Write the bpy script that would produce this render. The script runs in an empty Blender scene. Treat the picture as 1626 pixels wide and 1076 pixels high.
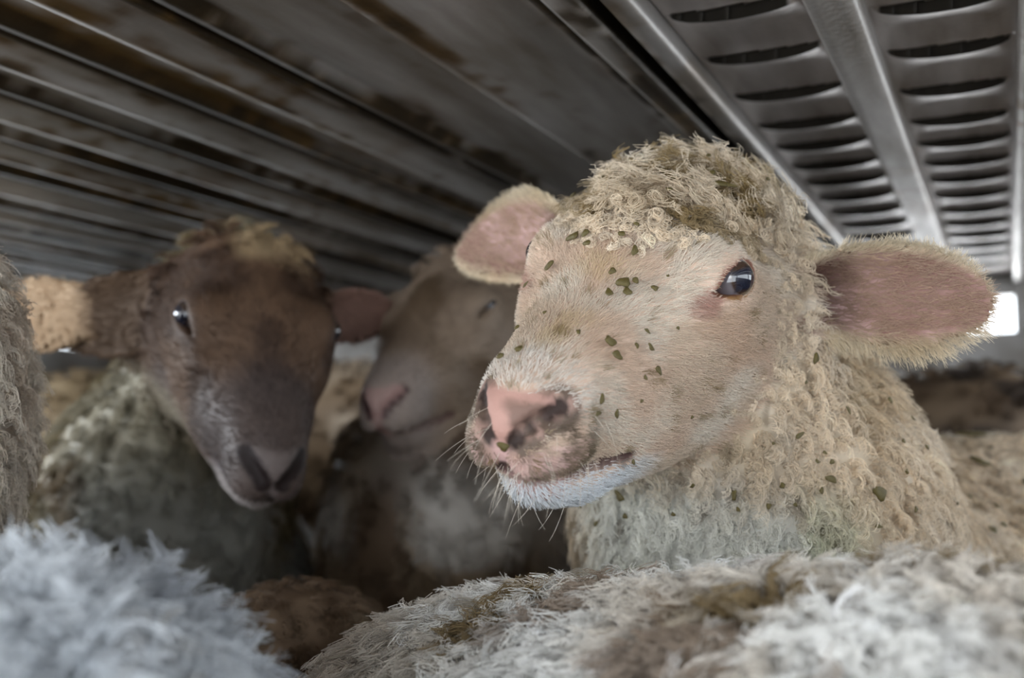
import bpy, math
import numpy as np
from mathutils import Matrix, Vector

# ------------------------------------------------------------------ camera, sky, light, exposure
SC = bpy.context.scene
COL = SC.collection
W, H, FPX = 1626.0, 1076.0, 1626.0 * 35.0 / 36.0
CAM = np.array([0.0, 0.0, 0.70])
YAW, PITCH = math.radians(26.503), math.radians(5.4916)
FWD = np.array([-math.sin(YAW) * math.cos(PITCH), math.cos(YAW) * math.cos(PITCH), math.sin(PITCH)])
RGT = np.array([math.cos(YAW), math.sin(YAW), 0.0])
UPV = np.cross(RGT, FWD)

def at(px, py, d):
    """world point seen at a photograph pixel at depth d metres"""
    return CAM + d * (FWD + RGT * (px - W / 2) / FPX - UPV * (py - H / 2) / FPX)

cam_d = bpy.data.cameras.new('camera')
cam = bpy.data.objects.new('camera', cam_d)
COL.objects.link(cam)
cam.location = CAM
cam.rotation_euler = (math.pi / 2 + PITCH, 0, YAW)
cam_d.sensor_width = 36.0
cam_d.lens = 35.0
cam_d.clip_start = 0.02
cam_d.dof.use_dof = True
cam_d.dof.focus_distance = 0.60
cam_d.dof.aperture_fstop = 4.0
SC.camera = cam

SC.view_settings.view_transform = 'Standard'
SC.view_settings.look = 'None'
SC.view_settings.gamma = 1.0
SC.view_settings.use_curve_mapping = False
SC.view_settings.exposure = 0.25

world = bpy.data.worlds.new('overcast_sky')
SC.world = world
world.use_nodes = True
bg = world.node_tree.nodes['Background']
bg.inputs[0].default_value = (0.86, 0.93, 1.0, 1)
bg.inputs[1].default_value = 4.0

def area(name, loc, target, sx, sy, power, color):
    l = bpy.data.lights.new(name, 'AREA')
    l.shape = 'RECTANGLE'
    l.size, l.size_y = sx, sy
    l.energy = power
    l.color = color
    o = bpy.data.objects.new(name, l)
    o.location = loc
    o.rotation_euler = (Vector(target) - Vector(loc)).to_track_quat('-Z', 'Y').to_euler()
    COL.objects.link(o)
    return o

# daylight entering through the open tail end behind the photographer and through the vent of the near side
area('daylight_tail_opening', (-0.75, -1.25, 1.02), (-0.45, 1.0, 0.80), 2.0, 0.9, 17.0, (1.0, 0.975, 0.94))
area('daylight_side_vent', (-1.83, 0.35, 0.93), (-0.3, 0.8, 0.75), 1.4, 0.16, 20.0, (0.86, 0.93, 1.0))
area('daylight_end_vent', (0.06, 2.30, 0.942), (-0.05, 1.2, 0.96), 0.74, 0.065, 1.7, (0.96, 0.98, 1.0))

SC.cycles.max_bounces = 7
SC.cycles.diffuse_bounces = 3
SC.cycles.glossy_bounces = 3

CZ = 1.02      # height of the deck ceiling

# ------------------------------------------------------------------ helpers
RNG = np.random.default_rng(7)

def rot(yaw, pitch, roll):
    a, b, c = (math.radians(v) for v in (yaw, pitch, roll))
    ca, sa, cb, sb, cc, sc_ = math.cos(a), math.sin(a), math.cos(b), math.sin(b), math.cos(c), math.sin(c)
    rz = np.array([[ca, -sa, 0], [sa, ca, 0], [0, 0, 1]])
    ry = np.array([[cb, 0, sb], [0, 1, 0], [-sb, 0, cb]])
    rx = np.array([[1, 0, 0], [0, cc, -sc_], [0, sc_, cc]])
    return rz @ ry @ rx

def nrm(v):
    v = np.asarray(v, float)
    return v / (np.linalg.norm(v, axis=-1, keepdims=True) + 1e-12)

def _h(ix, iy, iz, s):
    n = (ix * 374761393 + iy * 668265263 + iz * 2147483647 + s * 1274126177) & 0xFFFFFFFF
    n = ((n ^ (n >> 13)) * 1274126177) & 0xFFFFFFFF
    n = n ^ (n >> 16)
    return (n & 0xFFFF) / 65535.0

def noise(P, scale, seed=0):
    """value noise 0..1 at points P, cell size `scale`"""
    q = np.asarray(P, np.float64) / scale + 100.0
    i = np.floor(q).astype(np.int64)
    f = q - i
    f = f * f * (3 - 2 * f)
    x, y, z = i[:, 0], i[:, 1], i[:, 2]
    r = 0
    for dx in (0, 1):
        wx = f[:, 0] if dx else 1 - f[:, 0]
        for dy in (0, 1):
            wy = f[:, 1] if dy else 1 - f[:, 1]
            for dz in (0, 1):
                wz = f[:, 2] if dz else 1 - f[:, 2]
                r = r + wx * wy * wz * _h(x + dx, y + dy, z + dz, seed)
    return r

def sst(a, b, x):
    t = np.clip((x - a) / (b - a), 0, 1)
    return t * t * (3 - 2 * t)

def mixc(c, d, t):
    t = np.asarray(t)[:, None]
    return c * (1 - t) + np.asarray(d) * t

# ---- distance fields
def smin(a, b, k):
    h = np.maximum(k - np.abs(a - b), 0.0) / k
    return np.minimum(a, b) - h * h * k * 0.25

def smax(a, b, k):
    return -smin(-a, -b, k)

class Prim:
    def __init__(self, kind, k=0.02, sub=False, **kw):
        self.kind, self.k, self.sub = kind, k, sub
        self.__dict__.update(kw)
    def __call__(self, P):
        if self.kind == 'e':                         # ellipsoid, frame R (columns = axes)
            q = (P - self.c) @ self.R
            k0 = np.sqrt(((q / self.r) ** 2).sum(1)) + 1e-9
            k1 = np.sqrt(((q / self.r ** 2) ** 2).sum(1)) + 1e-9
            return k0 * (k0 - 1) / k1
        if self.kind == 'c':                         # tapered capsule
            ba = self.b - self.a
            t = np.clip(((P - self.a) @ ba) / (ba @ ba), 0, 1)
            d = P - self.a - t[:, None] * ba
            return np.sqrt((d * d).sum(1)) - (self.ra + (self.rb - self.ra) * t)
        if self.kind == 'ear':
            return self.ear(P)[0]
    def ear(self, P):
        """cupped leaf; returns distance, u (0 base..1 tip), v (-1..1), n (side: + inside)"""
        q = (P - self.base) @ self.R                 # u along, v across, n toward the opening
        L, Wd = self.L, self.Wd
        u = q[:, 0] / L
        uc = np.clip(u, -0.2, 1.2)
        cup = self.c0 + (self.c1 - self.c0) * np.clip(u, 0, 1)
        fold = self.fold * np.maximum(q[:, 1], 0) ** 2 if self.fold else 0
        n = q[:, 2] - cup * q[:, 1] ** 2 - fold + self.bend * (uc * L) ** 2
        v0 = q[:, 1] - self.sweep * (uc * L) ** 2
        prof = np.interp(uc, [-0.2, 0, 0.12, 0.3, 0.5, 0.7, 0.85, 0.95, 1.0, 1.2], [0.45, .5, .62, .90, 1.0, .90, .68, .44, .25, .15])
        v = v0 / (Wd * prof)
        dl = (np.abs(v) - 1) * Wd * prof * 0.75
        dt = np.where(u > .5, (u - 1) * L, (-0.15 - u) * L)
        d = smax(np.abs(n) - self.th, smax(dl, dt, 0.012), 0.006) * 0.75
        return d, u, v, n

def E(c, r, k=0.02, R=None, sub=False):
    return Prim('e', k, sub, c=np.array(c, float), r=np.array(r, float), R=np.eye(3) if R is None else R)

def CP(a, ra, b, rb, k=0.02, sub=False):
    return Prim('c', k, sub, a=np.array(a, float), ra=ra, b=np.array(b, float), rb=rb)

def field(prims):
    def f(P):
        d = None
        for p in prims:
            v = p(P)
            if d is None:
                d = v
            elif p.sub:
                d = smax(d, -v, p.k)
            else:
                d = smin(d, v, p.k)
        return d
    return f

def grad(f, P, e=0.0012):
    g = np.zeros_like(P)
    for s in ((1, -1, -1), (-1, -1, 1), (-1, 1, -1), (1, 1, 1)):
        s = np.array(s, float)
        g += s * f(P + s * e)[:, None]
    return g / (4 * e)

def surface_nets(prims, lo, hi, h, project=2):
    """sparse dual surface of the prims' field = 0 with cell size h"""
    f = field(prims)
    B = 8
    lo = np.array(lo, float)
    nb = np.ceil((np.array(hi) - lo) / (h * B)).astype(int)
    g = np.stack(np.meshgrid(*[np.arange(n) for n in nb], indexing='ij'), -1).reshape(-1, 3)
    cen = lo + (g + 0.5) * h * B
    fc = f(cen)
    keep = np.abs(fc) < h * B * 1.25
    g = g[keep]; cen = cen[keep]; fc = fc[keep]
    pv = np.stack([(np.abs(p(cen)) if p.sub else p(cen) - np.maximum(fc, 0)) < p.k + h * B * 2.6 for p in prims])
    # blocks sorted by the set of shapes that matter there
    order = np.lexsort(pv)
    g, pv = g[order], pv[:, order]
    o = np.stack(np.meshgrid(*[np.arange(B + 1)] * 3, indexing='ij'), -1).reshape(-1, 3)
    vals = np.empty((len(g), B + 1, B + 1, B + 1))
    for s in range(0, len(g), 60):
        gi = g[s:s + 60]
        use = pv[:, s:s + 60].any(1)
        P = lo + ((gi[:, None, :] * B + o[None]) * h).reshape(-1, 3)
        vals[s:s + 60] = field([p for p, u in zip(prims, use) if u])(P).reshape(-1, B + 1, B + 1, B + 1)
    ins = vals < 0
    cs = np.stack([ins[:, a:a + B, b:b + B, c:c + B] for a in (0, 1) for b in (0, 1) for c in (0, 1)])
    n_in = cs.sum(0)
    act = np.argwhere((n_in > 0) & (n_in < 8))
    bi, ci = act[:, 0], act[:, 1:]
    corner = {}
    for a in (0, 1):
        for b in (0, 1):
            for c in (0, 1):
                corner[(a, b, c)] = vals[bi, ci[:, 0] + a, ci[:, 1] + b, ci[:, 2] + c]
    acc = np.zeros((len(act), 3)); cnt = np.zeros(len(act))
    for c0 in corner:
        for ax in range(3):
            if c0[ax] == 0:
                c1 = list(c0); c1[ax] = 1; c1 = tuple(c1)
                va, vb = corner[c0], corner[c1]
                m = (va < 0) != (vb < 0)
                t = np.where(m, va / (va - vb + 1e-30), 0)
                p = np.tile(np.array(c0, float), (len(act), 1)); p[:, ax] += t
                acc[m] += p[m]; cnt[m] += 1
    cell = g[bi] * B + ci
    V = lo + (cell + acc / cnt[:, None]) * h
    N3 = nb * B + 2
    key = ((cell[:, 0] + 1) * N3[1] + cell[:, 1] + 1) * N3[2] + cell[:, 2] + 1
    order = np.argsort(key); ks = key[order]
    quads = []
    for ax in range(3):
        a, b = ins[:, :B, :B, :B], None
        sl = [slice(0, B)] * 3; sl[ax] = slice(1, B + 1)
        b = ins[:, sl[0], sl[1], sl[2]]
        ed = np.argwhere(a != b)
        if len(ed) == 0:
            continue
        flip = a[ed[:, 0], ed[:, 1], ed[:, 2], ed[:, 3]]
        c = g[ed[:, 0]] * B + ed[:, 1:]
        u, v = (ax + 1) % 3, (ax + 2) % 3
        ids = []
        ok = np.ones(len(c), bool)
        for du, dv in ((-1, -1), (0, -1), (0, 0), (-1, 0)):
            cc = c.copy(); cc[:, u] += du; cc[:, v] += dv
            kk = ((cc[:, 0] + 1) * N3[1] + cc[:, 1] + 1) * N3[2] + cc[:, 2] + 1
            j = np.clip(np.searchsorted(ks, kk), 0, len(ks) - 1)
            ok &= ks[j] == kk
            ids.append(order[j])
        q = np.stack(ids, 1)
        q[~flip] = q[~flip][:, ::-1]
        quads.append(q[ok])
    Q = np.concatenate(quads)
    for _ in range(project):
        d = f(V); gr = grad(f, V)
        V = V - np.clip(d / ((gr * gr).sum(1) + 1e-6), -h, h)[:, None] * gr
    return V, Q

def quad_mesh(name, V, Q, smooth=True):
    me = bpy.data.meshes.new(name)
    V = np.asarray(V, np.float32); Q = np.asarray(Q, np.int32)
    me.vertices.add(len(V)); me.vertices.foreach_set('co', V.ravel())
    me.loops.add(Q.size); me.loops.foreach_set('vertex_index', Q.ravel())
    me.polygons.add(len(Q)); me.polygons.foreach_set('loop_start', np.arange(0, Q.size, Q.shape[1], dtype=np.int32))
    me.update(calc_edges=True)
    if smooth:
        me.shade_smooth()
    me.validate()
    return me

def link(name, data, parent=None, mat=None):
    o = bpy.data.objects.new(name, data)
    COL.objects.link(o)
    if mat is not None:
        data.materials.append(mat)
    if parent is not None:
        o.parent = parent
        o.matrix_parent_inverse = Matrix.Translation(parent.location).inverted()
    return o

def tag(o, label=None, cat=None, group=None, kind=None):
    for k, v in (('label', label), ('category', cat), ('group', group), ('kind', kind)):
        if v:
            o[k] = v
    return o

def set_vcol(me, col):
    a = me.attributes.new('col', 'FLOAT_COLOR', 'POINT')
    a.data.foreach_set('color', np.concatenate([col, np.ones((len(col), 1))], 1).astype(np.float32).ravel())

# ---- materials
def new_mat(name):
    m = bpy.data.materials.new(name)
    m.use_nodes = True
    nt = m.node_tree
    b = nt.nodes['Principled BSDF']
    return m, nt, b

def hair_mat(name, rough=0.6, trans=0.28, spec=0.25):
    m, nt, b = new_mat(name)
    at_ = nt.nodes.new('ShaderNodeAttribute'); at_.attribute_name = 'col'
    nt.links.new(at_.outputs['Color'], b.inputs['Base Color'])
    b.inputs['Roughness'].default_value = rough
    b.inputs['Specular IOR Level'].default_value = spec
    tr = nt.nodes.new('ShaderNodeBsdfTranslucent')
    nt.links.new(at_.outputs['Color'], tr.inputs['Color'])
    mx = nt.nodes.new('ShaderNodeMixShader'); mx.inputs[0].default_value = trans
    nt.links.new(b.outputs[0], mx.inputs[1]); nt.links.new(tr.outputs[0], mx.inputs[2])
    nt.links.new(mx.outputs[0], nt.nodes['Material Output'].inputs[0])
    return m

def skin_mat(name, rough=0.6, bump=0.25, scale=350.0):
    m, nt, b = new_mat(name)
    at_ = nt.nodes.new('ShaderNodeAttribute'); at_.attribute_name = 'col'
    nt.links.new(at_.outputs['Color'], b.inputs['Base Color'])
    b.inputs['Roughness'].default_value = rough
    b.inputs['Specular IOR Level'].default_value = 0.3
    n = nt.nodes.new('ShaderNodeTexNoise'); n.inputs['Scale'].default_value = scale; n.inputs['Detail'].default_value = 3
    tc = nt.nodes.new('ShaderNodeTexCoord'); nt.links.new(tc.outputs['Object'], n.inputs['Vector'])
    bp = nt.nodes.new('ShaderNodeBump'); bp.inputs['Strength'].default_value = bump; bp.inputs['Distance'].default_value = 0.002
    nt.links.new(n.outputs[0], bp.inputs['Height']); nt.links.new(bp.outputs[0], b.inputs['Normal'])
    return m

M_WOOL = hair_mat('wool_fibre')
M_FUR = hair_mat('face_hair', 0.5, 0.2, 0.35)
M_SKIN = skin_mat('sheep_skin')

def noise_mat(name, c1, c2, scale, rough=0.5, metal=0.0, bump=0.1, detail=5, stretch=None):
    m, nt, b = new_mat(name)
    tc = nt.nodes.new('ShaderNodeTexCoord')
    mp = nt.nodes.new('ShaderNodeMapping')
    if stretch:
        mp.inputs['Scale'].default_value = stretch
    nt.links.new(tc.outputs['Object'], mp.inputs[0])
    n = nt.nodes.new('ShaderNodeTexNoise'); n.inputs['Scale'].default_value = scale; n.inputs['Detail'].default_value = detail
    nt.links.new(mp.outputs[0], n.inputs['Vector'])
    r = nt.nodes.new('ShaderNodeValToRGB')
    r.color_ramp.elements[0].position = 0.35; r.color_ramp.elements[1].position = 0.68
    r.color_ramp.elements[0].color = (*c1, 1); r.color_ramp.elements[1].color = (*c2, 1)
    nt.links.new(n.outputs[0], r.inputs[0]); nt.links.new(r.outputs[0], b.inputs['Base Color'])
    b.inputs['Roughness'].default_value = rough
    b.inputs['Metallic'].default_value = metal
    bp = nt.nodes.new('ShaderNodeBump'); bp.inputs['Strength'].default_value = bump; bp.inputs['Distance'].default_value = 0.003
    nt.links.new(n.outputs[0], bp.inputs['Height']); nt.links.new(bp.outputs[0], b.inputs['Normal'])
    return m, nt, b

# ------------------------------------------------------------------ the livestock deck
XL, XR, YN, YF = -1.90, 0.52, -1.0, 2.22

def box(name, x0, x1, y0, y1, z0, z1, mat, parent=None, bev=0.002):
    V = np.array([(x, y, z) for x in (x0, x1) for y in (y0, y1) for z in (z0, z1)], float)
    b = min(bev, (x1 - x0) / 3, (y1 - y0) / 3, (z1 - z0) / 3)
    import bmesh
    bm = bmesh.new()
    vs = [bm.verts.new(v) for v in V]
    for q in ((0, 1, 3, 2), (4, 6, 7, 5), (0, 4, 5, 1), (2, 3, 7, 6), (0, 2, 6, 4), (1, 5, 7, 3)):
        bm.faces.new([vs[i] for i in q])
    bmesh.ops.bevel(bm, geom=bm.edges[:], offset=b, segments=1, affect='EDGES')
    bmesh.ops.recalc_face_normals(bm, faces=bm.faces[:])
    me = bpy.data.meshes.new(name); bm.to_mesh(me); bm.free()
    return link(name, me, parent, mat)

M_WALL, _, _b = noise_mat('dirty_aluminium_wall', (0.10, 0.085, 0.07), (0.30, 0.29, 0.28), 6.0, 0.5, 0.3, 0.1)
M_FLOOR, _, _b = noise_mat('deck_floor_dung', (0.03, 0.022, 0.012), (0.12, 0.09, 0.05), 9.0, 0.8, 0.0, 0.5)

def plank_mat():
    m, nt, b = new_mat('grimy_aluminium')
    a = nt.nodes.new('ShaderNodeAttribute'); a.attribute_name = 'col'
    tc = nt.nodes.new('ShaderNodeTexCoord')
    mp = nt.nodes.new('ShaderNodeMapping'); mp.inputs['Scale'].default_value = (1.0, 0.18, 1.0)
    nt.links.new(tc.outputs['Object'], mp.inputs[0])
    n = nt.nodes.new('ShaderNodeTexNoise'); n.inputs['Scale'].default_value = 28; n.inputs['Detail'].default_value = 6
    nt.links.new(mp.outputs[0], n.inputs['Vector'])
    r = nt.nodes.new('ShaderNodeValToRGB')
    r.color_ramp.elements[0].position = 0.3; r.color_ramp.elements[0].color = (0.55, 0.5, 0.44, 1)
    r.color_ramp.elements[1].position = 0.75; r.color_ramp.elements[1].color = (1.25, 1.25, 1.25, 1)
    nt.links.new(n.outputs[0], r.inputs[0])
    mx = nt.nodes.new('ShaderNodeMix'); mx.data_type = 'RGBA'; mx.blend_type = 'MULTIPLY'; mx.inputs[0].default_value = 1.0
    nt.links.new(a.outputs['Color'], mx.inputs[6]); nt.links.new(r.outputs[0], mx.inputs[7])
    nt.links.new(mx.outputs[2], b.inputs['Base Color'])
    mr = nt.nodes.new('ShaderNodeMapRange')
    mr.inputs[3].default_value = 0.52; mr.inputs[4].default_value = 0.30
    nt.links.new(n.outputs[0], mr.inputs[0]); nt.links.new(mr.outputs[0], b.inputs['Roughness'])
    b.inputs['Metallic'].default_value = 0.55
    n2 = nt.nodes.new('ShaderNodeTexNoise'); n2.inputs['Scale'].default_value = 160; n2.inputs['Detail'].default_value = 4
    nt.links.new(tc.outputs['Object'], n2.inputs['Vector'])
    bp = nt.nodes.new('ShaderNodeBump'); bp.inputs['Strength'].default_value = 0.25; bp.inputs['Distance'].default_value = 0.002
    nt.links.new(n2.outputs[0], bp.inputs['Height']); nt.links.new(bp.outputs[0], b.inputs['Normal'])
    return m

M_PLANK = plank_mat()
GREY = np.array([0.35, 0.335, 0.322])
GRIME = np.array([0.125, 0.075, 0.026])
BLACK = np.array([0.02, 0.017, 0.012])

def extrude(name, prof, grime, parent, y0=YN, y1=YF, ny=150, seed=0):
    """profile [(x, z)] drawn along the deck; grime 0..1 for every profile point"""
    # refine the profile so that stains have room
    px, pz, pg = [], [], []
    for (a, b, ga, gb) in zip(prof[:-1], prof[1:], grime[:-1], grime[1:]):
        n = max(1, int(math.hypot(b[0] - a[0], b[1] - a[1]) / 0.006))
        for i in range(n):
            t = i / n
            px.append(a[0] + (b[0] - a[0]) * t); pz.append(a[1] + (b[1] - a[1]) * t); pg.append(ga + (gb - ga) * t)
    px.append(prof[-1][0]); pz.append(prof[-1][1]); pg.append(grime[-1])
    px, pz, pg = map(np.array, (px, pz, pg))
    ys = np.linspace(y0, y1, ny) if ny < 100 else np.concatenate([np.linspace(y0, .28, 20), np.linspace(.3, 1.7, 260), np.linspace(1.72, y1, 40)])
    ny = len(ys)
    X, Y = np.meshgrid(px, ys); Z = np.tile(pz, (ny, 1)); G = np.tile(pg, (ny, 1))
    V = np.stack([X, Y, Z + CZ], -1).reshape(-1, 3)
    S = V * np.array([1, .22, 1])
    nz = 0.45 * noise(S, 0.02, seed) + 0.55 * noise(V * np.array([1, .6, 1]), 0.011, seed + 5)
    big = noise(S, 0.07, seed + 9)
    g = sst(.25, .65, G.ravel() * 1.25 - 0.12 + (nz - 0.5) * 1.1 + (big - 0.5) * 1.1) * (G.ravel() > 0.03)
    blot = sst(0.70, 0.86, noise(V * np.array([1, .5, 1]), 0.05, seed + 3)) * 0.6
    col = mixc(np.tile(GREY, (len(V), 1)), GRIME, np.maximum(g, blot * 0.8))
    col = mixc(col, BLACK, g * sst(.45, .75, G.ravel() + (nz - .5) * .9) * .85)
    m = len(px)
    i, j = np.meshgrid(np.arange(ny - 1), np.arange(m - 1), indexing='ij')
    a = (i * m + j).ravel()
    Q = np.stack([a, a + 1, a + m + 1, a + m], 1)
    me = quad_mesh(name, V, Q, smooth=False)
    set_vcol(me, col)
    return link(name, me, parent, M_PLANK)

ceiling = box('ceiling', XL - 0.03, XR + 0.03, YN, YF + 0.02, CZ + 0.05, CZ + 0.075, M_WALL)
tag(ceiling, kind='structure')
floor = box('floor', XL - 0.03, XR + 0.03, YN, YF + 0.02, -0.05, 0.0, M_FLOOR)
tag(floor, kind='structure')

slots = [-1.895, -1.78, -1.65, -1.51, -1.37, -1.235, -1.075, -0.945, -0.815, -0.685, -0.545, -0.285]
for i in range(len(slots) - 1):
    a, b = slots[i], slots[i + 1]
    m = (a + b) / 2 - 0.01
    wide = b - a > 0.2
    g0, g1 = (.008 if i == 10 else .005), (.007 if i == 9 else .004)
    prof = [(a + g0, .04), (a + g0, -.010), (a + g0 + .010, -.010), (a + g0 + .016, 0), (a + .048, 0), (m, 0), (m + .012, -.013), (m + .020, -.013),
            (b - .045, -.006), (b - .020, .0), (b - g1 - .009, -.008), (b - g1, -.008), (b - g1, .04)]
    gr = [1, .85, .75, .60, .12, .04, .25, .42, .15, .50, .75, .85, 1]
    extrude('plank', prof, gr, ceiling, seed=11 + i * 7)
# channel with a dark slit, dropping below the planks
extrude('channel', [(-.283, .04), (-.283, -.016), (-.279, -.018), (-.262, -.018), (-.259, -.014), (-.258, .03)], [.2, .3, .55, .8, .95, 1], ceiling, seed=101)
extrude('channel', [(-.248, .03), (-.247, -.014), (-.244, -.018), (-.230, -.018), (-.226, -.016), (-.226, .04)], [1, .9, .6, .3, .15, .1], ceiling, seed=113)
# square ribs between the vented planks
def rib(x0, x1, dz, seed):
    extrude('rib', [(x0, .04), (x0, -dz + .003), (x0 + .003, -dz), (x1 - .003, -dz), (x1, -dz + .003), (x1, .04)], [.3, .1, .08, .08, .1, .3], ceiling, seed=seed)
rib(-.118, -.083, .020, 131)
rib(.018, .052, .020, 137)
rib(.170, .205, .020, 139)
rib(.330, .365, .020, 149)

def vented(x0, x1, ys, seed):
    """plank with pressed vent louvres: the face drops behind each mouth and runs back up to the next"""
    nx, ny = 34, 1000
    xs = np.linspace(x0, x1, nx); yy = np.linspace(0.3, YF, ny)
    X, Y = np.meshgrid(xs, yy)
    t = (X - x0) / (x1 - x0) * 2 - 1
    lens = np.clip(1 - (t / 0.92) ** 2, 0, 1)
    Z = np.zeros_like(X)
    for y in ys:
        yc = y + 0.004 * t                              # mouths lie slightly askew
        d = Y - yc
        half = np.interp(y, [.8, 1.2], [.0022, .0078]) * lens ** 0.8
        gap = (np.abs(d) < half) & (lens > 0.02)
        drop = -0.011 * lens ** 0.5 * np.where(d > 0, np.exp(-np.maximum(d, 0) / 0.035), np.exp(np.minimum(d, 0) / 0.008) * 0.3)
        Z = Z + np.where(np.abs(d) < 0.12, drop, 0)
        Z = np.where(gap, 0.034, Z)
    V = np.stack([X, Y, Z + CZ], -1).reshape(-1, 3)
    nz = noise(V * np.array([1, .3, 1]), 0.03, seed)
    g = sst(0.72, 0.95, nz) * 0.5
    col = mixc(np.tile(GREY * 1.12 + np.array([.012, 0, .004]), (len(V), 1)), GRIME, g)
    gp = Z > .02
    gp[1:] |= gp[:-1].copy(); gp[1:] |= gp[:-1].copy()
    col = mixc(col, BLACK * .6, gp.ravel() * 0.97)  # vent mouths and their far edges painted black for the shade inside
    i, j = np.meshgrid(np.arange(ny - 1), np.arange(nx - 1), indexing='ij')
    a = (i * nx + j).ravel()
    me = quad_mesh('vented_plank', V, np.stack([a, a + 1, a + nx + 1, a + nx], 1), smooth=False)
    set_vcol(me, col)
    extrude('plank', [(x0, .04), (x0, 0), (x1, 0), (x1, .04)], [.2, .05, .05, .2], ceiling, y1=0.3, ny=40, seed=seed + 1)
    return link('vented_plank', me, ceiling, M_PLANK)

vy = [0.715, 0.81, 0.915, 1.015, 1.10, 1.19, 1.275, 1.37, 1.47, 1.57, 1.67, 1.77, 1.87, 1.97]
vented(-.225, -.118, vy, 151)
vented(-.083, .018, [y + .055 for y in vy], 157)
vented(.052, .170, vy, 163)
vented(.205, .330, vy, 167)
extrude('plank', [(.365, .04), (.366, 0), (XR, 0), (XR, .04)], [.3, .1, .1, .3], ceiling, seed=171)

# far end wall: top rail, open vent, solid board below
wf = box('wall_back', XL, XR, YF, YF + 0.025, 0, 0.905, M_WALL); tag(wf, kind='structure')
box('panel', XL, -0.35, YF - 0.004, YF + 0.02, 0.90, 0.985, M_WALL, wf)
box('top_rail', XL, XR, YF - 0.012, YF + 0.03, 0.978, 1.02, M_WALL, wf)
for x in (-1.9, -1.1, -0.35, 0.018, 0.44):
    box('post', x, x + 0.05, YF - 0.02, YF + 0.03, 0.9, 1.02, M_WALL, wf)
# side walls with a long vent below the ceiling
wl = box('wall_left', XL - 0.03, XL, YN, YF, 0, 0.895, M_WALL); tag(wl, kind='structure')
box('top_rail', XL - 0.03, XL, YN, YF, 0.995, 1.02, M_WALL, wl)
for y in (-0.6, 0.15, 0.95, 1.7):
    box('post', XL - 0.03, XL + 0.01, y, y + 0.06, 0.86, 1.02, M_WALL, wl)
wr = box('wall_right', XR, XR + 0.03, YN, YF, 0, 0.74, M_WALL); tag(wr, kind='structure')
box('top_rail', XR, XR + 0.03, YN, YF, 0.99, 1.02, M_WALL, wr)
for y in (-0.6, 0.7, 1.5):
    box('post', XR - 0.01, XR + 0.03, y, y + 0.06, 0.73, 1.02, M_WALL, wr)

# ------------------------------------------------------------------ sheep
class Head:
    """pose of a head: local x = to the nose, y = its own left side, z = up; metres"""
    def __init__(self, t, yaw, pitch, roll, s=1.0):
        self.t, self.R, self.s = np.array(t, float), rot(yaw, pitch, roll), s
    def w(self, p):
        return self.t + self.s * (self.R @ np.asarray(p, float))
    def l(self, P):
        return ((P - self.t) @ self.R) / self.s
    def wd(self, v):
        return self.R @ np.asarray(v, float)

def ear(hd, base, d, o, L=.13, Wd=.037, c0=14., c1=7., bend=0., sweep=0., th=.0028, fold=0., k=.012):
    """ear along d opening toward o (head-local directions)"""
    d = nrm(hd.wd(d)); o = hd.wd(o); o = nrm(o - d * (o @ d)); v = np.cross(o, d)
    return Prim('ear', k, base=hd.w(base), R=np.stack([d, v, o], 1), L=L * hd.s, Wd=Wd * hd.s, c0=c0, c1=c1, bend=bend, sweep=sweep, th=th, fold=fold)

EYE = np.array([.092, .0725, -.024])
NOSTRIL = np.array([(.2505, .0080, -.0975), (.2485, .0122, -.0915), (.2424, .0182, -.0855), (.2310, .0252, -.0795)])
MOUTH = np.array([(.2446, 0, -.1171), (.2386, .0133, -.1215), (.2168, .0243, -.1236), (.1892, .0284, -.1260), (.1659, .0376, -.1245)])

def along(poly, n=4):
    return np.concatenate([[a + (b - a) * i / n for i in range(n)] for a, b in zip(poly[:-1], poly[1:])] + [poly[-1:]])


def eye_frame(y):
    """axes of the eye on side y: toward the nose, outward, up"""
    n = nrm(np.array([.62, .77 * y, .14]))
    h = nrm(np.cross(np.array([0, 0, 1.]), n) * -y)
    v = nrm(np.array([0, 0, 1.]) - n * n[2])
    a = math.radians(-16)
    return np.stack([h * math.cos(a) + v * math.sin(a), n, v * math.cos(a) - h * math.sin(a)], 1)

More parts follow.
